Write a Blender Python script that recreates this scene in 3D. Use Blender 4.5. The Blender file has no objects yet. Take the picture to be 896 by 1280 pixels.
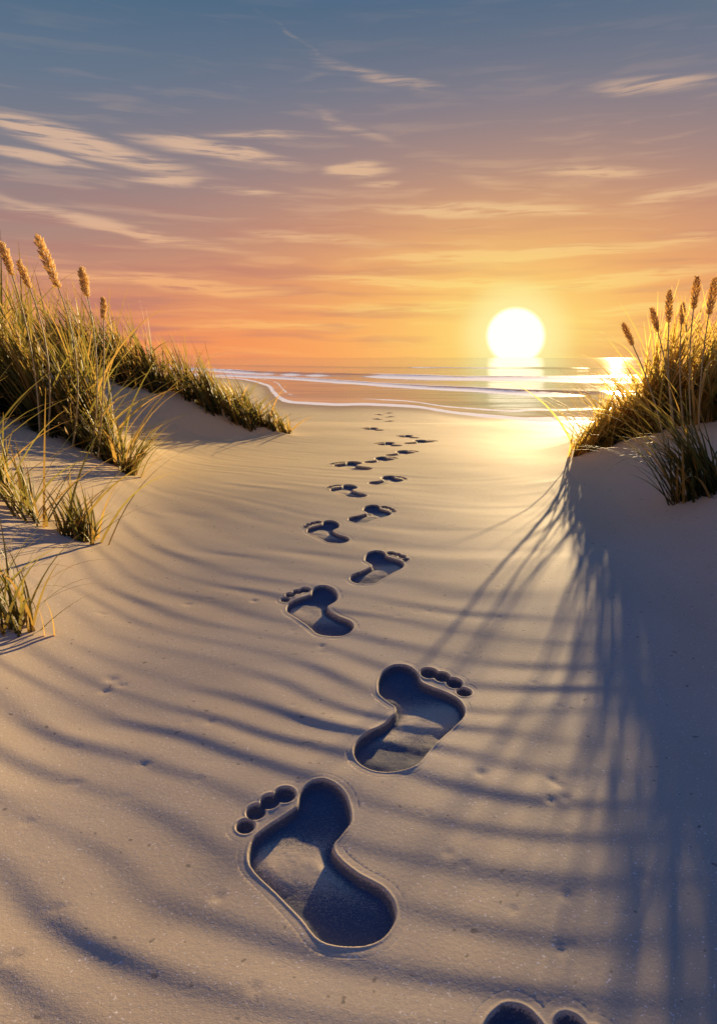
import bpy, math, random
import numpy as np
from mathutils import Vector
random.seed(4); rng=np.random.default_rng(7)
scene=bpy.context.scene
F=850.0
SUN_AZ=math.radians(20.8); SUN_EL=math.radians(8.8)
scene.view_settings.view_transform='Standard'
try: scene.view_settings.look='None'
except Exception: pass
scene.view_settings.exposure=0; scene.view_settings.gamma=1

def lin(c):
    return tuple((v/255/12.92 if v/255<=0.04045 else ((v/255+0.055)/1.055)**2.4) for v in c)+(1.0,)

# ------------------------------------------------ camera
cd=bpy.data.cameras.new("camera"); cam=bpy.data.objects.new("camera",cd)
scene.collection.objects.link(cam); scene.camera=cam
cam.location=(0,0,1.0); cam.rotation_euler=(math.radians(90),0,0)
cd.sensor_fit='VERTICAL'; cd.sensor_height=36; cd.lens=36*F/1280
cd.shift_y=-(640-447)/1280.0; cd.clip_start=0.05; cd.clip_end=20000

# ------------------------------------------------ numpy noise
_perm=rng.random((256,256))
def vnoise(x,y,s=1.0,o=0):
    x=np.asarray(x)*s+o*17.3+1000; y=np.asarray(y)*s+o*9.7+1000
    xi=np.floor(x).astype(np.int64); yi=np.floor(y).astype(np.int64)
    fx=x-xi; fy=y-yi; fx=fx*fx*(3-2*fx); fy=fy*fy*(3-2*fy)
    a=_perm[xi%256,yi%256]; b=_perm[(xi+1)%256,yi%256]; c=_perm[xi%256,(yi+1)%256]; d=_perm[(xi+1)%256,(yi+1)%256]
    return (a*(1-fx)+b*fx)*(1-fy)+(c*(1-fx)+d*fx)*fy-0.5
def fbm(x,y,s,oct=3,o=0):
    r=0;a=1
    for i in range(oct):
        r=r+a*vnoise(x,y,s,o+i*3); s*=2.03; a*=.5
    return r
def sstep(a,b,v):
    t=np.clip((v-a)/(b-a),0,1); return t*t*(3-2*t)

# ------------------------------------------------ terrain
DX=np.array([-4000,-400,-120,-50,-26,-13.7,-8.8,-6.6,-5.6,-4.6,-3,0,2.3,4.0,5.2,7.2,9.5,14,20,60,300,4000.])
DY=np.array([900,260,170,125,100,79,64,52,44,38.5,36.5,35.5,34.5,31.5,28.6,26.4,26.2,27,29,45,90,400.])
def shore(x):
    r=0
    for k,w in((-.8,.25),(-.3,.25),(.3,.25),(.8,.25)):
        r=r+w*np.interp(x+k,DX,DY)
    return r+.4*np.sin(x*.9)+.25*np.sin(x*2.3+1)
XL_Y=[-50,0,2.2,3.3,5,6.3,7.2,8.2,9.5,12,18,40]; XL_X=[-1.2,-.85,-.98,-1.2,-1.5,-1.75,-1.5,-.95,-1.3,-2.6,-6,-30]
XR_Y=[-50,0,2,4,5.5,6.5,8,10,14,20,40];  XR_X=[1.6,1.1,1.2,1.5,1.7,1.85,2.5,4,8,14,60]
def softp(t,k=.25):
    return k*np.logaddexp(0,t/k)
def Hsm(x,y):
    D=shore(x); s=D-y
    bz=-1.5+np.where(s>0,np.minimum(.22,.012*s),np.maximum(.03*s,-4))
    z=bz*sstep(9.3,22,y)
    z=z+.11*np.exp(-((y-5)/3.0)**2)-.02*np.exp(-((y-1)/1.5)**2)
    L=softp(np.interp(y,XL_Y,XL_X)-x,.14)
    R=softp(x-np.interp(y,XR_Y,XR_X),.16)
    fade=1-sstep(9.5,20,y)
    hl=1.15*(1-np.exp(-(L*.58)/1.15)); hr=.95*(1-np.exp(-(R*.50)/.95))
    z=z+(hl+hr)*fade
    near=1-sstep(30,60,y)
    z=z+near*(.035*fbm(x,y,.55,2,1)+.005*fbm(x,y,2.0,2,5))*(1-.75*sstep(10,22,y))
    return z
def ripple(x,y):
    k=.14+.12*sstep(1.5,3.5,y)
    wx=x-.45
    t=y-k*wx*np.abs(wx)**.8*np.sign(wx)+.18*x*(1-sstep(2,4,y)) + .22*fbm(x*.8,y,1.1,2,9)+.06*fbm(x*.5,y,3.6,2,3)
    lam=.135+.035*sstep(2.,5,y)
    ph=t/lam*2*np.pi
    w=np.sin(ph+.35*np.sin(ph))
    ph2=(t*1.0+.25*x)/(.29)*2*np.pi
    w2=np.sin(ph2+.5*np.sin(ph2)+1.)
    m=.25+1.3*np.clip(fbm(x*.9,y*2.0,1.7,3,13)+.32,0,1)
    m=m*(1-.5*sstep(.15,.8,x))
    amp=.0017*(1-.7*sstep(2.0,5,y))*(1-sstep(14,22,y))
    return amp*m*w+.0008*m*w2*(1-.4*sstep(3,6,y))*(1-sstep(12,20,y))
pits=[]
for (px,py,r) in [(140,866,5),(152,872,4),(132,880,4),(690,985,5),(700,992,4),(688,1010,5),(706,1008,5),(600,976,6),(15,1208,7),(273,1127,5),(800,1108,7),(708,1130,5),(70,1146,5),(95,990,4),(318,768,3),(235,772,3),(128,792,3),(402,822,3),(700,1195,6),(180,965,4),(560,1075,4),(640,1145,4),(318,1240,5)]:
    dy=py-447; pits.append(((px-448)/dy,F/dy,r/dy))
for i in range(160):
    yy=rng.uniform(1.05,5); xx=rng.uniform(-.55,.5)*yy; pits.append((xx,yy,rng.uniform(.003,.006)))
def pitf(x,y):
    z=np.zeros_like(x)
    for (a,b,r) in pits:
        m=(np.abs(x-a)<4*r)&(np.abs(y-b)<6*r)
        if m.any():
            q=((x[m]-a)/r)**2+((y[m]-b)/(r*1.2))**2
            q=q*(1+.8*vnoise(x[m],y[m],90,3))
            z[m]+=-.32*r*np.exp(-q*.8)
    return z
def H(x,y):
    x=np.asarray(x,float); y=np.asarray(y,float)
    return Hsm(x,y)+ripple(x,y)
def Hs(x,y): return float(H(np.array([x]),np.array([y]))[0])
def onground(px,py):
    d=F/(py-447)
    for _ in range(12):
        x=(px-448)/F*d; d=.5*d+.5*F*(1-float(Hsm(np.array([x]),np.array([d]))[0]))/(py-447)
    return np.array([(px-448)/F*d,d])

# ------------------------------------------------ footprint template
img=[(440,1184),(470,1179),(491,1161),(496,1136),(481,1111),(448,1092),(424,1072),(416,1056),(428,1042),(439,1026),(436,1002),(424,984),(405,975),(386,978),(374,991),(370,1007),(354,1018),(331,1031),(311,1050),(309,1080),(341,1112),(375,1147),(400,1176)]
toe=[(354.5,992.5,14.3),(335.5,1000.5,13.0),(317.0,1013,13.0),(303.5,1031,12.4)]
def g(p): return np.array([(p[0]-448)/(p[1]-447),F/(p[1]-447)])
o=g((440,1183)); top=g((402,978)); ax=top-o; L0=np.linalg.norm(ax); ax/=L0; pr=np.array([ax[1],-ax[0]])
def tl(q): q=q-o; return np.array([q@pr,q@ax])/L0
P=np.array([tl(g(p)) for p in img])
Q=[]
n=len(P)
for i in range(n):
    p0,p1,p2,p3=P[i-1],P[i],P[(i+1)%n],P[(i+2)%n]
    for t in (0,.25,.5,.75):
        Q.append(.5*((2*p1)+(-p0+p2)*t+(2*p0-5*p1+4*p2-p3)*t*t+(-p0+3*p1-3*p2+p3)*t**3))
Q=np.array(Q)
T=[(tl(g((a,b))),r/(b-447)/L0*.98) for a,b,r in toe]
def sdf(u,v):
    shp=u.shape; u=u.ravel(); v=v.ravel()
    d=np.full(u.shape,1e9); ins=np.zeros(u.shape,bool)
    for i in range(len(Q)):
        a=Q[i];b=Q[(i+1)%len(Q)]; e=b-a
        t=np.clip(((u-a[0])*e[0]+(v-a[1])*e[1])/(e@e),0,1)
        d=np.minimum(d,np.hypot(u-a[0]-t*e[0],v-a[1]-t*e[1]))
        c=((a[1]>v)!=(b[1]>v)); 
        with np.errstate(divide='ignore',invalid='ignore'):
            xx=a[0]+(v-a[1])*(e[0])/(e[1] if e[1]!=0 else 1e-12)
        ins^= c&(u<xx)
    s=np.where(ins,-d,d)
    for (c,r) in T:
        s=np.minimum(s,np.hypot((u-c[0]),(v-c[1])/1.15)-r)
    return s.reshape(shp)
umin,umax=Q[:,0].min()-.12,Q[:,0].max()+.1
umin=min(umin,min(c[0]-r for c,r in T)-.1)
feetimg=[(440,1183,402,978,'L',1.0),(490,963,497,833,'R',.94),(415,795,405,733,'L',.86),(457,730,470,689,'R',.86),(420,679,413,651,'L',.86),
 (448,653,466,632,'R',.88),(445,622,436,606,'L',.88),(470,606,485,596,'R',.88),(451,588,441,577,'L',.88),(464,579,477,571,'R',.88),(490,570,504,563,'R',.88),
 (494,558,486,552.8,'L',.88),(514,555,527,549.5,'R',.88),(517,548,510,544,'L',.88),(472,538.5,467,534.5,'L',.88)]
feet=[(.185,.575,.09,.46,'R',.95)]
for a,b,c,d,sd,wd in feetimg:
    p=onground(a,b); q=onground(c,d)
    Ln=np.linalg.norm(q-p); ang=math.atan2(q[0]-p[0],q[1]-p[1])
    feet.append((p[0],p[1],ang,min(max(Ln,.40),.57),sd,wd))
for px,py,sd in [(483,529,'R'),(475,526,'L'),(484,522.5,'R'),(477,519.5,'L'),(483,517,'R')]:
    d=2.43*F/(py-447); feet.append(((px-448)*2.43/(py-447),d,.25 if sd=='R' else -.2,.55,sd,.9))
def world2foot(ft,x,y):
    fx,fy,ang,Ln,sd,wd=ft
    dx=x-fx;dy=y-fy
    v=(dx*math.sin(ang)+dy*math.cos(ang))/Ln; u=(dx*math.cos(ang)-dy*math.sin(ang))/Ln/wd
    if sd=='R': u=-u
    return u,v
def foot2world(ft,u,v):
    fx,fy,ang,Ln,sd,wd=ft
    if sd=='R': u=-u
    u=u*Ln*wd; v=v*Ln
    return fx+u*math.cos(ang)+v*math.sin(ang), fy-u*math.sin(ang)+v*math.cos(ang)
def fdepth(ft): return .022*ft[3]/.5

def mesh_grid(name,X,Y,Z,mask=None):
    ny,nx=X.shape
    co=np.stack([X,Y,Z],-1).reshape(-1,3)
    idx=np.arange(ny*nx).reshape(ny,nx)
    q=np.stack([idx[:-1,:-1],idx[:-1,1:],idx[1:,1:],idx[1:,:-1]],-1).reshape(-1,4)
    used=None
    if mask is not None:
        m=mask.ravel(); q=q[m[q].all(1)]
        used=np.unique(q); re=-np.ones(len(co),int); re[used]=np.arange(len(used)); co=co[used]; q=re[q]
    me=bpy.data.meshes.new(name); me.vertices.add(len(co)); me.vertices.foreach_set("co",co.ravel().astype(np.float32))
    me.loops.add(q.size); me.loops.foreach_set("vertex_index",q.ravel().astype(np.int32))
    me.polygons.add(len(q)); me.polygons.foreach_set("loop_start",(np.arange(len(q))*4).astype(np.int32))
    try: me.polygons.foreach_set("loop_total",np.full(len(q),4,np.int32))
    except Exception: pass
    me.update(calc_edges=True); me.polygons.foreach_set("use_smooth",np.ones(len(q),bool)); me.update()
    return (me,used) if mask is not None else me
def setattr_f(me,nm,arr):
    a=me.attributes.new(nm,'FLOAT','POINT'); a.data.foreach_set("value",np.ascontiguousarray(arr).ravel().astype(np.float32))
def addobj(name,me,mat=None,**kw):
    ob=bpy.data.objects.new(name,me); scene.collection.objects.link(ob)
    if mat: me.materials.append(mat)
    for k,v in kw.items(): ob[k]=v
    return ob

# ------------------------------------------------ materials
class NT:
    def __init__(s,nt): s.t=nt; s.n=nt.nodes; s.l=nt.links
    def new(s,ty,**kw):
        n=s.n.new(ty)
        for k,v in kw.items(): setattr(n,k,v)
        return n
    def put(s,sock,v):
        if isinstance(v,bpy.types.NodeSocket): s.l.new(v,sock)
        else: sock.default_value=v
    def m(s,op,a,b=0.0,c=0.0,clamp=False):
        n=s.n.new('ShaderNodeMath'); n.operation=op; n.use_clamp=clamp
        s.put(n.inputs[0],a); s.put(n.inputs[1],b); s.put(n.inputs[2],c); return n.outputs[0]
    def mix(s,f,a,b,mode='MIX'):
        n=s.n.new('ShaderNodeMix'); n.data_type='RGBA'; n.blend_type=mode
        s.put(n.inputs[0],f); s.put(n.inputs[6],a); s.put(n.inputs[7],b); return n.outputs[2]
    def mr(s,v,a,b,c=0.,d=1.,sm=True):
        n=s.n.new('ShaderNodeMapRange'); n.interpolation_type='SMOOTHSTEP' if sm else 'LINEAR'
        s.put(n.inputs[0],v); n.inputs[1].default_value=a;n.inputs[2].default_value=b;n.inputs[3].default_value=c;n.inputs[4].default_value=d
        return n.outputs[0]
    def noise(s,vec,scale,detail=3,rough=.5,dist=0):
        n=s.n.new('ShaderNodeTexNoise'); s.put(n.inputs['Vector'],vec); n.inputs['Scale'].default_value=scale
        n.inputs['Detail'].default_value=detail; n.inputs['Roughness'].default_value=rough; n.inputs['Distortion'].default_value=dist
        return n.outputs[0]
    def mapping(s,vec,loc=(0,0,0),rot=(0,0,0),sc=(1,1,1),ty='POINT'):
        n=s.n.new('ShaderNodeMapping'); n.vector_type=ty; s.put(n.inputs[0],vec)
        n.inputs[1].default_value=loc;n.inputs[2].default_value=rot;n.inputs[3].default_value=sc; return n.outputs[0]
    def attr(s,name):
        n=s.n.new('ShaderNodeAttribute'); n.attribute_name=name; return n
def newmat(name):
    m=bpy.data.materials.new(name); m.use_nodes=True; nt=NT(m.node_tree); b=m.node_tree.nodes['Principled BSDF']; return m,nt,b

sand,nt,b=newmat("dry_sand")
geo=nt.new('ShaderNodeNewGeometry'); pos=geo.outputs['Position']
grain=nt.noise(pos,400,1,.6); grain2=nt.noise(pos,120,2,.6); patch_=nt.noise(pos,1.7,3,.55); spk=nt.noise(pos,230,0,.5)
col=nt.mix(nt.mr(patch_,.3,.7),(.60,.465,.30,1),(.68,.54,.355,1))
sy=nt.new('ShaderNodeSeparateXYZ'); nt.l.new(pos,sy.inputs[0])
col=nt.mix(nt.mr(sy.outputs[1],1.6,6.0,0,1.),col,(.88,.63,.25,1))  # gold by distance: low-sun glow on far sand put into base colour
col=nt.mix(nt.mr(grain,.35,.65,0,.3),col,(.40,.31,.215,1))
col=nt.mix(nt.mr(spk,.74,.80,0,.8),col,(.95,.87,.75,1))
col=nt.mix(nt.mr(nt.noise(pos,60,0,.5),.80,.84,0,.6),col,(.14,.11,.09,1))
wet=nt.attr("wet").outputs['Fac']; print_shade=nt.attr("print_shade").outputs['Fac']
col=nt.mix(nt.m('MULTIPLY',wet,.75),col,(.38,.23,.11,1))
stip=nt.m('ADD',print_shade,nt.m('MULTIPLY',nt.m('SUBTRACT',grain,.5),nt.mr(print_shade,0,.15,0,1.5)))
col=nt.mix(nt.mr(stip,.25,.95,0,.97),col,(.095,.11,.14,1))  # slate shadow inside the footprints, painted into the sand colour
nt.l.new(col,b.inputs['Base Color'])
nt.put(b.inputs['Roughness'],nt.mr(wet,0,1,.75,.40,False))
nt.put(b.inputs['Specular IOR Level'],nt.mr(wet,0,1,.07,.15,False))
try: b.inputs['Diffuse Roughness'].default_value=.5
except Exception: pass
bp=nt.new('ShaderNodeBump'); nt.put(bp.inputs['Height'],nt.m('ADD',nt.m('MULTIPLY',grain,.4),nt.m('MULTIPLY',grain2,.8)))
nt.put(bp.inputs['Strength'],nt.mr(wet,0,1,.42,.03,False)); bp.inputs['Distance'].default_value=.0012
nt.l.new(bp.outputs[0],b.inputs['Normal'])

# ------------------------------------------------ ground
def axis(pieces):
    out=[pieces[0][0]]
    for (a,bb,s0,s1) in pieces:
        x=a; 
        while x<bb-1e-9:
            t=(x-a)/(bb-a); st=s0*(s1/s0)**t; x=x+st; out.append(min(x,bb))
    return np.unique(np.round(np.array(out),5))
xr=axis([(-.5,1.0,.008,.008),(1.0,3.5,.012,.02),(3.5,16,.03,.35),(16,60,.5,2)])
xg=[60*1.18**k for k in range(1,27)]
xn=-axis([(.5,3.5,.012,.02),(3.5,16,.03,.35),(16,60,.5,2)])[::-1]
xs=np.unique(np.concatenate([xn,xr,xg,[-v for v in xg]]))
ys=np.unique(np.concatenate([-np.array([1.2**k for k in range(0,45)]),axis([(-1,.8,.1,.03),(.8,4,.008,.009),(4,10,.011,.018),(10,30,.04,.11),(30,60,.12,.3)]),np.array([60*1.06**k for k in range(1,82)])]))
X,Y=np.meshgrid(xs,ys); Z=H(X,Y)
sub=(Y>.9)&(Y<6)&(np.abs(X)<4)
zz=np.zeros_like(Z); zz[sub]=pitf(X[sub],Y[sub])
for ft in feet:
    m=(np.abs(X-ft[0])<.8)&(np.abs(Y-ft[1]-.2)<.8)
    u,v=world2foot(ft,X[m],Y[m]); s=sdf(u,v)*ft[3]
    far=1 if ft[1]<12 else 2.2
    zz[m]*=sstep(.03,.06,s)
    Z[m]-= (fdepth(ft)*1.3+.03)*(1-sstep(.001*far,.011*far,s))
Z+=zz
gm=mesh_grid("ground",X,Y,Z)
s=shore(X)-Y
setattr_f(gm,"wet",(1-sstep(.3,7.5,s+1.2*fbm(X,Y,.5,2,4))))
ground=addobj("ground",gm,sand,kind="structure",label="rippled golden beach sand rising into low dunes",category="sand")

# ------------------------------------------------ footprints
for i,ft in enumerate(feet):
    res=.0019 if ft[1]<2 else (.0035 if ft[1]<4 else .007)
    far=1 if ft[1]<12 else 2.0
    us=np.arange(umin,umax,res/ft[3]); vs=np.arange(-.14,1.14,res/ft[3])
    U,V=np.meshgrid(us,vs); S=sdf(U,V)*ft[3]
    S=S+.0010*fbm(U,V,14,2,i)
    Xf,Yf=foot2world(ft,U,V)
    D=fdepth(ft)
    rim=.0010*np.exp(-((S-.003)/.003)**2)
    wall=1-sstep(-.0055,.001,S)
    mid=np.exp(-((V-.48+.25*(U+.1))/.17)**2)
    arch=mid*.22*sstep(0,-.04,S)
    fl=D*(1-arch)+.0012*fbm(Xf,Yf,28,3,i+2)
    if ft[1]<4: off,ed=.0002,-.0007
    elif ft[1]<12: off,ed=.0008,-.002
    else: off,ed=.004,-.010
    edge=ed*sstep(.014*far,.034*far,S)
    Zf=H(Xf,Yf)+rim-fl*wall+edge+off
    print_shade=sstep(.0002,-.0016,S)*(1-.85*mid*sstep(-.004,-.03,S))  # painted shadow mask over walls and floor, weaker at the sunlit mid-sole
    if ft[4]=='R': Xf,Yf,Zf,S,print_shade=Xf[:,::-1],Yf[:,::-1],Zf[:,::-1],S[:,::-1],print_shade[:,::-1]
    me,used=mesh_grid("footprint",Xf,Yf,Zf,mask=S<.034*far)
    setattr_f(me,"print_shade",print_shade.ravel()[used])
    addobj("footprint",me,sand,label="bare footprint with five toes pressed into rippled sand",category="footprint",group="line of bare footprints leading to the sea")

# ------------------------------------------------ sea
seam,nt,b=newmat("sea_water")
geo=nt.new('ShaderNodeNewGeometry'); pos=geo.outputs['Position']
foam=nt.attr("foam").outputs['Fac']; shal=nt.attr("shallow").outputs['Fac']
n1=nt.noise(nt.mapping(pos,sc=(.35,1,1)),.35,3,.5); n2=nt.noise(nt.mapping(pos,sc=(.4,1.2,1)),2.2,3,.6)
h=nt.m('ADD',nt.m('MULTIPLY',n1,2.0),nt.m('MULTIPLY',n2,.3))
bp=nt.new('ShaderNodeBump'); nt.put(bp.inputs['Height'],h); bp.inputs['Distance'].default_value=.030
nt.put(bp.inputs['Strength'],nt.mr(shal,0,1,.8,.35,False)); nt.l.new(bp.outputs[0],b.inputs['Normal'])
fn=nt.noise(nt.mapping(pos,sc=(.6,1.2,1)),2.5,4,.65)
ff=nt.m('MULTIPLY',foam,nt.mr(fn,.25,.6,.45,1.0))
ff=nt.mr(ff,.22,.5)
wc=nt.mix(shal,(.24,.15,.22,1),(.60,.38,.30,1))
wc=nt.mix(nt.mr(nt.noise(nt.mapping(pos,sc=(.03,.30,1)),1.0,3,.6),.38,.58,0,.85),wc,(.07,.10,.20,1))
nt.put(b.inputs['Base Color'],nt.mix(ff,wc,(.98,.96,.94,1)))
nt.put(b.inputs['Specular Tint'],(1.0,.66,.66,1))
nt.put(b.inputs['Roughness'],nt.mr(ff,0,1,.04,.8,False)); nt.put(b.inputs['Specular IOR Level'],nt.mr(ff,0,1,.15,.02,False)); b.inputs['IOR'].default_value=1.14
th=np.concatenate([np.linspace(-1.5,-.62,60),np.linspace(-.61,.61,620),np.linspace(.62,1.5,60)])
rr=np.concatenate([np.arange(24,60,.11),np.arange(60,130,.25),130*1.03**np.arange(0,160)])
R_,TH=np.meshgrid(rr,th,indexing='ij')
X=R_*np.sin(TH); Y=R_*np.cos(TH)
ca=np.interp(X,[-60,-36,-15,0,14,30,60],[175,150,112,96,86,84,92])+1.2*fbm(X,Y*0,.12,2,3)*3
cb=np.interp(X,[-25,-8,-2,5.5,11,17,26,60],[105,84,72,60,52,48,50,70])+.8*fbm(X,Y*0,.2,2,8)*3
cc=np.interp(X,[-60,0,60],[230,170,150])+3*fbm(X,Y*0,.06,2,11)*2
Dn=shore(X); sd=Y-Dn
Z=np.full_like(X,-1.5); foamv=np.zeros_like(X)
for c,A,w,o1 in((ca,.26,5.5,1),(cb,.13,2.8,2),(cc,.3,10,3)):
    am=.55+.9*np.clip(fbm(X,Y*0,.09,2,o1*5)+.4,0,1)
    dd=Y-c; prof=np.where(dd<0,np.exp(-(dd/(w*.8))**2),np.exp(-(dd/(w*1.6))**2))
    Z+=A*am*prof
    if o1<3:
        fm=np.exp(-((dd+w*1.5)/(w*.9))**2)*1.6+.9*np.exp(-((dd+w*.0)/(w*.18))**2)
        foamv+=fm*np.clip(.6+1.6*fbm(X,Y*0,.12,3,o1*7)+.4,0,1.1)
    else:
        foamv+=.9*np.exp(-((dd+w*.5)/(w*.5))**2)*np.clip(.2+1.8*fbm(X,Y*0,.05,3,41),0,1)
Z+=.02*fbm(X*.4,Y,.25,3,2)*sstep(6,25,sd)*2
Z=np.where(sd<9,-1.5+(Z+1.5)*sstep(1.5,9,sd),Z)
wob=.25*fbm(X,Y,.9,3,6)
foamv+=1.25*(1-sstep(.4,1.5,np.abs(sd-.8+wob)))
c2=6.5+3.*fbm(X,Y*0,.12,2,21)
foamv+=.9*(1-sstep(.1,.9,np.abs(sd-c2+wob)))*np.clip(.6+1.5*fbm(X,Y,.3,2,31),0,1)
shal=1-sstep(1.5,11,sd)
me=mesh_grid("sea",X[:, ::-1],Y[:, ::-1],Z[:, ::-1])
setattr_f(me,"foam",foamv[:,::-1]); setattr_f(me,"shallow",shal[:,::-1])
if me.polygons[0].normal.z<0: me.flip_normals()
addobj("sea",me,seam,kind="structure",label="calm sea with small white breakers at sunset",category="sea")

# ------------------------------------------------ grass
def grassmat(name,c0,c1,c2,tr=.6,gold=.55,tc_=.35):
    m,nt,b=newmat(name)
    t=nt.attr("along").outputs['Fac']; r=nt.attr("tint").outputs['Fac']
    c=nt.mix(nt.mr(t,0.08,.6),c0,c1); c=nt.mix(nt.mr(r,gold,.98),c,c2)
    c=nt.mix(nt.mr(r,.35,0.,0,.7),c,(.025,.05,.018,1))
    c=nt.mix(nt.mr(t,.6,1,0,.65),c,c2)
    nt.put(b.inputs['Base Color'],c); b.inputs['Roughness'].default_value=.55; b.inputs['Specular IOR Level'].default_value=.2
    trn=nt.new('ShaderNodeBsdfTranslucent'); nt.put(trn.inputs[0],nt.mix(tc_,c,(.9,.58,.12,1),'MIX'))
    mx=nt.new('ShaderNodeMixShader'); mx.inputs[0].default_value=tr
    nt.l.new(b.outputs[0],mx.inputs[1]); nt.l.new(trn.outputs[0],mx.inputs[2])
    nt.l.new(mx.outputs[0],nt.n['Material Output'].inputs[0]); return m
gmat_l=grassmat("olive_grass_blades",(.028,.036,.014,1),(.115,.13,.028,1),(.44,.27,.065,1),.48,.62,.14)
gmat_r=grassmat("golden_grass_blades",(.10,.10,.03,1),(.23,.25,.05,1),(.74,.50,.14,1),.70,.45,.40)
def blades(roots,phi,lean,bend,L,w):
    n=len(roots); K=9
    t=np.linspace(0,1,K+1)
    z=H(roots[:,0],roots[:,1])-.02
    th=lean[:,None]+bend[:,None]*t[None]**1.4
    ds=(L/K)[:,None]
    dh=np.sin(th)*ds; dz=np.cos(th)*ds
    hx=np.concatenate([np.zeros((n,1)),np.cumsum(dh[:,:K],1)],1); hz=np.concatenate([np.zeros((n,1)),np.cumsum(dz[:,:K],1)],1)
    cx=roots[:,0][:,None]+hx[:,:K+1]*np.cos(phi)[:,None]; cy=roots[:,1][:,None]+hx[:,:K+1]*np.sin(phi)[:,None]; cz=z[:,None]+hz[:,:K+1]
    wa=phi+np.pi/2+rng.normal(0,.7,n)
    ww=w[:,None]*np.clip(1.05-t[None]**1.6,.06,1)*.5
    ox=np.cos(wa)[:,None]*ww; oy=np.sin(wa)[:,None]*ww
    A=np.stack([cx-ox,cy-oy,cz],-1); B=np.stack([cx+ox,cy+oy,cz],-1)
    co=np.stack([A,B],2).reshape(-1,3)
    base=(np.arange(n)*(K+1)*2)[:,None]+(np.arange(K)*2)[None]
    q=np.stack([base,base+1,base+3,base+2],-1).reshape(-1,4)
    al=np.repeat(np.tile(t,n),2); ti=np.repeat(rng.random(n),(K+1)*2)
    return co,q,al,ti
def mkmesh(name,co,q,al,ti):
    me=bpy.data.meshes.new(name); me.vertices.add(len(co)); me.vertices.foreach_set("co",co.ravel().astype(np.float32))
    me.loops.add(q.size); me.loops.foreach_set("vertex_index",q.ravel().astype(np.int32))
    me.polygons.add(len(q)); me.polygons.foreach_set("loop_start",(np.arange(len(q))*4).astype(np.int32))
    try: me.polygons.foreach_set("loop_total",np.full(len(q),4,np.int32))
    except Exception: pass
    me.update(calc_edges=True)
    setattr_f(me,"along",al); setattr_f(me,"tint",ti)
    return me
def patch(name,label,line,width,n,L,dirx,ntuft,leanm=20,bendm=25,edge=.15,w=.0085,loose=0,loosedir=0.,looseL=1.,mat=None,fan=None):
    line=np.array(line,float); seg=np.linalg.norm(np.diff(line[:,:2],axis=0),axis=1); cum=np.concatenate([[0],np.cumsum(seg)])
    s=rng.random(ntuft)*cum[-1]
    tx=np.interp(s,cum,line[:,0])+rng.uniform(-1,1,ntuft)*width; ty=np.interp(s,cum,line[:,1])+rng.uniform(-1,1,ntuft)*width
    ls=np.interp(s,cum,line[:,2])*rng.uniform(.65,1.2,ntuft)
    tph=rng.normal(0,.5,ntuft); tle=rng.normal(0,6,ntuft)
    k=rng.integers(0,ntuft,n)
    rx=tx[k]+rng.normal(0,.03,n); ry=ty[k]+rng.normal(0,.03,n)
    Ls=L*ls[k]*rng.uniform(.4,1.12,n)
    phi=np.where(dirx<0,np.pi,0)+tph[k]+rng.normal(0,.42,n)
    lean=np.radians(np.abs(rng.normal(leanm,7,n)+tle[k])); bend=np.radians(np.abs(rng.normal(bendm,12,n)))
    e=rng.random(n)<edge
    phi=np.where(e,rng.uniform(0,2*np.pi,n),phi); bend=np.where(e,bend+np.radians(rng.uniform(20,70,n)),bend); lean=np.where(e,lean+.15,lean)
    if loose:
        i=rng.choice(n,loose,replace=False)
        phi[i]=loosedir+rng.normal(0,.5,loose); lean[i]=np.radians(rng.uniform(10,50,loose)); bend[i]=np.radians(rng.uniform(30,80,loose)); Ls[i]=L*looseL*rng.uniform(.6,1.1,loose)
    ww=w*rng.uniform(.6,1.25,n)
    if fan:
        fn_,pts,fL,fw=fan
        kk=rng.integers(0,len(pts),fn_); pts=np.array(pts)
        rx=np.concatenate([rx,pts[kk,0]+rng.normal(0,.03,fn_)]); ry=np.concatenate([ry,pts[kk,1]+rng.normal(0,.03,fn_)])
        sgn=np.where(rng.random(fn_)<.8,np.pi,0.)
        phi=np.concatenate([phi,sgn+rng.normal(.2,.3,fn_)]); lean=np.concatenate([lean,np.radians(rng.uniform(3,48,fn_))])
        bend=np.concatenate([bend,np.radians(rng.uniform(15,60,fn_))]); Ls=np.concatenate([Ls,fL*rng.uniform(.45,1.1,fn_)*pts[kk,2]]); ww=np.concatenate([ww,fw*rng.uniform(.7,1.2,fn_)])
    co,q,al,ti=blades(np.stack([rx,ry],1),phi,lean,bend,Ls,ww)
    me=mkmesh(name,co,q,al,ti)
    return addobj(name,me,mat or gmat_l,label=label,category="dune grass",group="tufts of dune grass on the sand")
A=patch("dune_grass_clump","tall green and golden marram grass with seed heads on dune crest",
   [(-1.75,4.9,.40),(-2.05,5.0,.75),(-2.4,5.0,1.),(-2.9,5.1,1.1),(-3.4,5.3,1.05)],.24,1700,1.28,-1,48,w=.020,loose=70,looseL=.85,edge=.08)
B=patch("dune_grass_clump","long low bank of marram grass trailing down a dune",
   [(-.98,8.2,.36),(-1.4,8.2,.55),(-1.9,8.2,.75),(-2.5,8.1,.9),(-3.1,8.0,1.05),(-4.0,8.0,1.1)],.28,1900,1.0,-1,110,w=.026,loose=110,looseL=.6,edge=.08)
E=patch("dune_grass_clump","small spreading green grass tuft at dune foot",[(-1.50,4.6,1),(-1.58,4.65,1)],.04,60,.52,1,4,15,45,.5,loose=25,looseL=.9,w=.014)
C=patch("dune_grass_clump","loose green grass clump on shaded dune slope",[(-1.24,3.2,.6),(-1.45,3.2,.9),(-1.7,3.25,1.1),(-2.1,3.3,1.1)],.07,330,.50,-1,16,15,30,.12,w=.013,loose=42,loosedir=.0,looseL=1.5)
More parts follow.
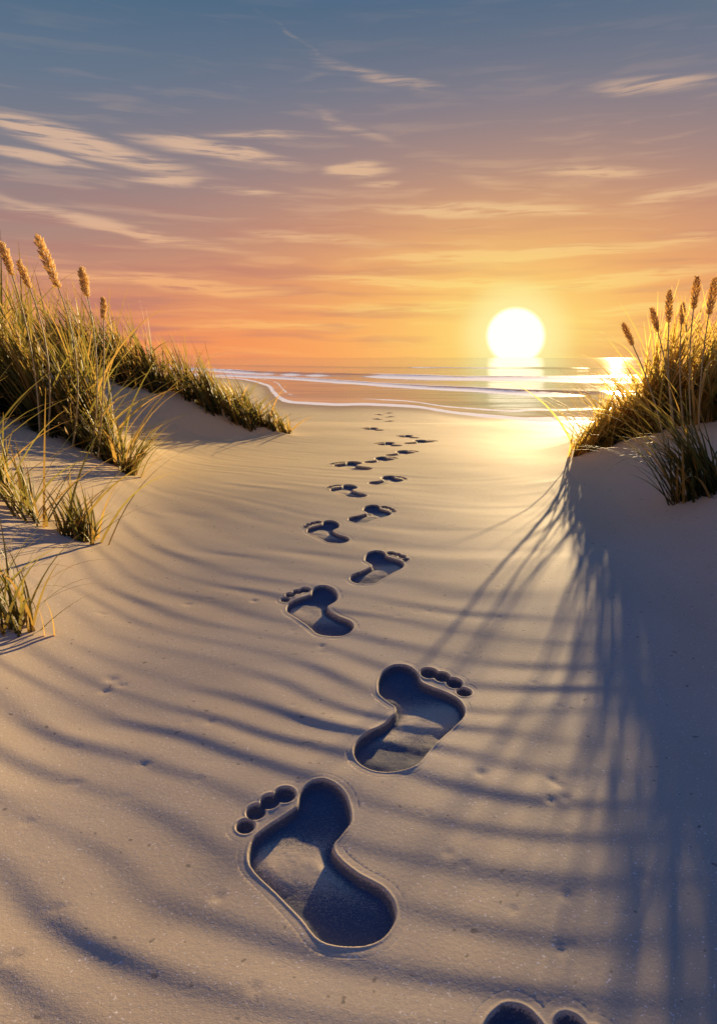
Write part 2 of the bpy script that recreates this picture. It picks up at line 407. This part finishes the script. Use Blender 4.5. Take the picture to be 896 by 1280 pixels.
D_=patch("dune_grass_clump","short sparse grass tuft casting shadow on sand",[(-1.03,2.2,.9),(-1.12,2.2,1.),(-1.3,2.25,1.)],.03,90,.40,-1,6,12,30,.2,w=.010,loose=16,loosedir=.0,looseL=1.15)
Fg=patch("dune_grass_clump","tall golden marram grass with seed heads backlit by sun",
   [(1.93,5.8,.30),(2.12,5.7,.52),(2.3,5.6,.75),(2.6,5.45,.95),(3.2,5.3,.98),(3.9,5.0,1.05),(4.6,4.6,1.1)],.22,5000,1.18,1,115,leanm=19,w=.020,loose=220,loosedir=math.pi,looseL=.72,mat=gmat_r,edge=.1,
   fan=(44,[(2.12,5.75,.75),(2.25,5.65,.9),(2.4,5.5,.98),(2.55,5.45,1.0)],.80,.046))
G=patch("dune_grass_clump","drooping green grass tuft on shaded dune side",[(1.68,3.65,.9),(1.80,3.65,1),(1.98,3.7,1)],.06,190,.66,-1,8,20,50,.35,w=.013,loose=45,loosedir=math.pi,looseL=1.1)

# ------------------------------------------------ seed stalks
stem_m,nt,b=newmat("seed_stem"); b.inputs['Base Color'].default_value=(.40,.32,.13,1); b.inputs['Roughness'].default_value=.6
head_m,nt,b=newmat("seed_head"); geo=nt.new('ShaderNodeNewGeometry')
hn=nt.noise(geo.outputs['Position'],60,2)
hc=nt.mix(nt.mr(hn,.35,.65),(.60,.42,.17,1),(.88,.70,.35,1)); nt.put(b.inputs['Base Color'],hc); b.inputs['Roughness'].default_value=.7
trn=nt.new('ShaderNodeBsdfTranslucent'); nt.put(trn.inputs[0],hc); mx=nt.new('ShaderNodeMixShader'); mx.inputs[0].default_value=.65
nt.l.new(b.outputs[0],mx.inputs[1]); nt.l.new(trn.outputs[0],mx.inputs[2]); nt.l.new(mx.outputs[0],nt.n['Material Output'].inputs[0])
def tube(pts,rads,name,mat,ns=6):
    vs=[];fs=[]
    for i,(p,r) in enumerate(zip(pts,rads)):
        d=(pts[min(i+1,len(pts)-1)]-pts[max(i-1,0)]).normalized(); a=d.orthogonal().normalized(); c=d.cross(a)
        for k in range(ns):
            an=2*math.pi*k/ns; vs.append(p+(a*math.cos(an)+c*math.sin(an))*r)
        if i:
            for k in range(ns): fs.append(((i-1)*ns+k,(i-1)*ns+(k+1)%ns,i*ns+(k+1)%ns,i*ns+k))
    me=bpy.data.meshes.new(name); me.from_pydata(vs,[],fs); me.materials.append(mat)
    me.polygons.foreach_set("use_smooth",[True]*len(fs)); return me
def seedhead(p0,p1,rad):
    ax=(p1-p0); Ln=ax.length; ax.normalize(); a=ax.orthogonal().normalized(); c=ax.cross(a)
    vs=[];fs=[]
    N=int(64)
    for i in range(N):
        t=(i+.5)/N; ang=i*2.39996+random.uniform(-.2,.2)
        prof=math.sin(math.pi*min(1,(t*.86+.10)))**.7
        o=(a*math.cos(ang)+c*math.sin(ang)); base=p0+ax*(t*Ln*.93)
        d=(o*.55+ax*.85).normalized(); Lk=rad*2.3*(.7+.5*random.random())*(.4+.6*prof)
        s=base+o*rad*.25*prof; m=s+d*Lk*.45; e=s+d*Lk
        w1=d.orthogonal().normalized(); w2=d.cross(w1); wr=rad*.36
        b0=len(vs); vs+= [s,m+w1*wr,m+w2*wr,m-w1*wr,m-w2*wr,e]
        fs+= [(b0,b0+1,b0+2),(b0,b0+2,b0+3),(b0,b0+3,b0+4),(b0,b0+4,b0+1),(b0+5,b0+2,b0+1),(b0+5,b0+3,b0+2),(b0+5,b0+4,b0+3),(b0+5,b0+1,b0+4)]
    me=bpy.data.meshes.new("seed_head"); me.from_pydata(vs,[],fs); me.materials.append(head_m); return me
def stalk(parent,hb,ht,d,rad,footx):
    pb=Vector(((hb[0]-448)/F*d,d,1+(447-hb[1])/F*d)); pt=Vector(((ht[0]-448)/F*d,d+.02,1+(447-ht[1])/F*d))
    root=Vector((footx,d,Hs(footx,d)-.02))
    pts=[]
    dv=(pt-pb).normalized(); ctrl=pb-dv*(pb-root).length*.5
    for i in range(13):
        t=i/12; pts.append(root*(1-t)**2+ctrl*2*t*(1-t)+pb*t*t)
    pts.append(pb+(pt-pb)*.5)
    me=tube(pts,[.0065-.0028*i/13 for i in range(14)],"seed_stalk",stem_m)
    st=addobj("seed_stalk",me); st.parent=parent
    hd=addobj("seed_head",seedhead(pb,pt,rad)); hd.parent=st
for hb,ht,rad,fx in [((16,345),(0,302),.025,-2.2),((38,361),(22,325),.022,-2.15),((74,362),(44,291),.031,-1.98),((110,372),(100,334),.025,-1.85),((130,400),(128,371),.019,-1.8)]:
    stalk(A,hb,ht,4.7,rad,fx)
for hb,ht,rad,fx in [((791,433),(779,404),.020,2.25),((822,416),(815,384),.020,2.32),((835,405),(838,361),.023,2.32),((851,407),(855,377),.017,2.4),((866,388),(873,344),.023,2.45),((885,395),(895,346),.025,2.5),((903,380),(915,330),.024,2.7)]:
    stalk(Fg,hb,ht,5.0,rad,fx)

# ------------------------------------------------ sun lamp
sl=bpy.data.lights.new("sun",'SUN'); sl.energy=14.5; sl.angle=math.radians(.5); sl.color=(1.0,.725,.37)
so=bpy.data.objects.new("sun",sl); scene.collection.objects.link(so)
tr=Vector((-math.sin(SUN_AZ)*math.cos(SUN_EL),-math.cos(SUN_AZ)*math.cos(SUN_EL),-math.sin(SUN_EL)))
so.rotation_euler=tr.to_track_quat('-Z','Y').to_euler(); so.location=(5,20,8)

# ------------------------------------------------ world sky
w=bpy.data.worlds.new("World"); scene.world=w; w.use_nodes=True
try:
    w.cycles.sampling_method='MANUAL'; w.cycles.sample_map_resolution=256
except Exception: pass
nt=NT(w.node_tree); 
for n in list(w.node_tree.nodes): w.node_tree.nodes.remove(n)
tc=nt.new('ShaderNodeTexCoord'); sep=nt.new('ShaderNodeSeparateXYZ'); nt.l.new(tc.outputs['Generated'],sep.inputs[0])
dx,dy,dz=sep.outputs
az=nt.m('MULTIPLY',nt.m('ARCTAN2',dx,dy),57.29578); el=nt.m('MULTIPLY',nt.m('ARCSINE',dz),57.29578)
def ae(px,py):
    return math.degrees(math.atan((px-448)/F)), math.degrees(math.atan((447-py)/math.hypot(F,px-448)))
ramp=nt.new('ShaderNodeValToRGB'); nt.put(ramp.inputs[0],nt.m('DIVIDE',el,60.0,clamp=True))
stops=[(0,(240,138,88)),(1.2,(237,138,90)),(4.5,(206,138,109)),(9,(164,134,126)),(15,(124,125,136)),(21,(97,117,139)),(27,(76,106,133)),(36,(46,92,158)),(60,(38,86,168))]
cr=ramp.color_ramp
while len(cr.elements)<len(stops): cr.elements.new(.5)
for e,(p,c) in zip(cr.elements,stops): e.position=p/60; e.color=lin(c)
saz,sel=ae(644,420)
da=nt.m('SUBTRACT',az,saz); de=nt.m('SUBTRACT',el,sel)
def gauss(a,bv,pw=1.0):
    r=nt.m('ADD',nt.m('POWER',nt.m('ABSOLUTE',nt.m('DIVIDE',da,a)),2.0),nt.m('POWER',nt.m('ABSOLUTE',nt.m('DIVIDE',de,bv)),2.0))
    r=nt.m('POWER',r,pw); return nt.m('EXPONENT',nt.m('MULTIPLY',r,-1.0))
g1=gauss(26,12.5,.9); g2=gauss(12,5.2,.75); g3=gauss(7.0,5.2,.55)
back=nt.mr(nt.m('ABSOLUTE',az),50,100)
c=nt.mix(nt.m('MULTIPLY',back,.92),ramp.outputs[0],lin((44,82,156)))
c=nt.mix(nt.m('MULTIPLY',g1,.9),c,lin((255,158,98)))
c=nt.mix(nt.m('MULTIPLY',g2,.95),c,lin((255,192,86)))
comb=nt.new('ShaderNodeCombineXYZ'); nt.put(comb.inputs[0],az); nt.put(comb.inputs[1],el)
wn=nt.new('ShaderNodeTexNoise'); nt.l.new(nt.mapping(comb.outputs[0],sc=(.10,.40,1)),wn.inputs['Vector']); wn.inputs['Scale'].default_value=1; wn.inputs['Detail'].default_value=2
wv=nt.new('ShaderNodeVectorMath',operation='SUBTRACT'); nt.l.new(wn.outputs['Color'],wv.inputs[0]); wv.inputs[1].default_value=(.5,.5,.5)
wv2=nt.new('ShaderNodeVectorMath',operation='MULTIPLY'); nt.l.new(wv.outputs[0],wv2.inputs[0]); wv2.inputs[1].default_value=(5,1.3,0)
wv3=nt.new('ShaderNodeVectorMath',operation='ADD'); nt.l.new(comb.outputs[0],wv3.inputs[0]); nt.l.new(wv2.outputs[0],wv3.inputs[1])
warp=wv3.outputs[0]
streak=nt.noise(nt.mapping(warp,rot=(0,0,math.radians(5)),sc=(.10,1.0,1)),1.0,3,.55)
fine=nt.noise(nt.mapping(warp,rot=(0,0,math.radians(7)),sc=(.20,2.6,1)),1.0,4,.58)
wis=[(100,180,118,11,-10,1.1),(45,198,70,4.5,-3,1.),(272,189,90,8,-5,1.1),(215,226,60,5,2,.8),(310,239,50,4,-4,.7),(447,212,42,8,0,1.),(475,232,40,4,0,.7),
(330,170,85,5,2,.6),(150,285,150,7,-8,.8),(70,265,90,5,-10,.6),(235,355,110,9,-5,1.1),(110,345,90,6,-3,.8),(440,160,70,7,-20,.4),(815,106,70,9,-5,.6),(735,215,85,6,-4,.8),
(850,243,60,9,3,.7),(590,262,130,7,-2,1.),(690,265,60,5,-4,.9),(640,235,80,8,-15,.4),(480,98,90,8,-14,.45),(375,52,60,2.5,-32,.24),(390,92,40,2.5,15,.2),(520,352,140,7,-2,1.1),(760,350,130,7,3,1.1),(640,318,190,7,1,1.1),
(480,385,160,5,-1,.7),(330,408,120,6,0,.8),(840,385,90,6,2,.9),(820,300,90,8,4,.7),(400,300,100,6,-6,.7),(60,390,90,5,-2,.6),(560,380,60,4,0,.8)]
acc=None
for (px,py,hw,hh,rot,op) in wis:
    a0,e0=ae(px,py)
    v=nt.mapping(warp,loc=(a0,e0,0),rot=(0,0,math.radians(rot)),sc=(hw/F*57.3*1.4,hh/F*57.3*1.6,1),ty='TEXTURE')
    ln=nt.new('ShaderNodeVectorMath',operation='LENGTH'); nt.l.new(v,ln.inputs[0])
    q=nt.mr(ln.outputs['Value'],1.2,.05,0,op)
    acc=q if acc is None else nt.m('MAXIMUM',acc,q)
cm=nt.m('MULTIPLY',acc,nt.mr(fine,.28,.62,.18,1.1))
cm=nt.mr(cm,.02,.88)
gen=nt.m('MULTIPLY',nt.mr(streak,.50,.70,0,.42),nt.mr(el,26,6,.1,1.0))
cm=nt.m('MAXIMUM',cm,gen)
cm=nt.m('MULTIPLY',cm,nt.mr(el,50,30,.2,1))
ccol=nt.mix(nt.mr(el,2,13),lin((250,168,102)),lin((220,184,158)))
ccol=nt.mix(nt.m('MULTIPLY',g1,.8),ccol,lin((255,190,120)))
ccol=nt.mix(nt.m('MULTIPLY',g2,1.),ccol,lin((255,230,122)))
dk=nt.m('MULTIPLY',nt.mr(nt.noise(nt.mapping(warp,loc=(7,3,0),sc=(.07,.9,1)),1.0,2,.5),.46,.66,0,.6),nt.mr(el,16,3,0,1))
c=nt.mix(dk,c,nt.mix(g2,lin((180,118,112)),lin((252,146,66))))
c=nt.mix(nt.m('MULTIPLY',cm,.82),c,ccol)
c=nt.mix(g3,c,lin((255,236,140)))
rs=nt.m('SQRT',nt.m('ADD',nt.m('POWER',da,2.0),nt.m('POWER',de,2.0)))
c=nt.mix(nt.mr(rs,5.4,2.1,0,.75),c,lin((255,244,170)))
disc=nt.mr(rs,2.5,2.05)
c=nt.mix(disc,c,(1.9,1.65,.98,1))
bg=nt.new('ShaderNodeBackground'); nt.put(bg.inputs[0],c); bg.inputs[1].default_value=1.0
out=nt.new('ShaderNodeOutputWorld'); nt.l.new(bg.outputs[0],out.inputs[0])
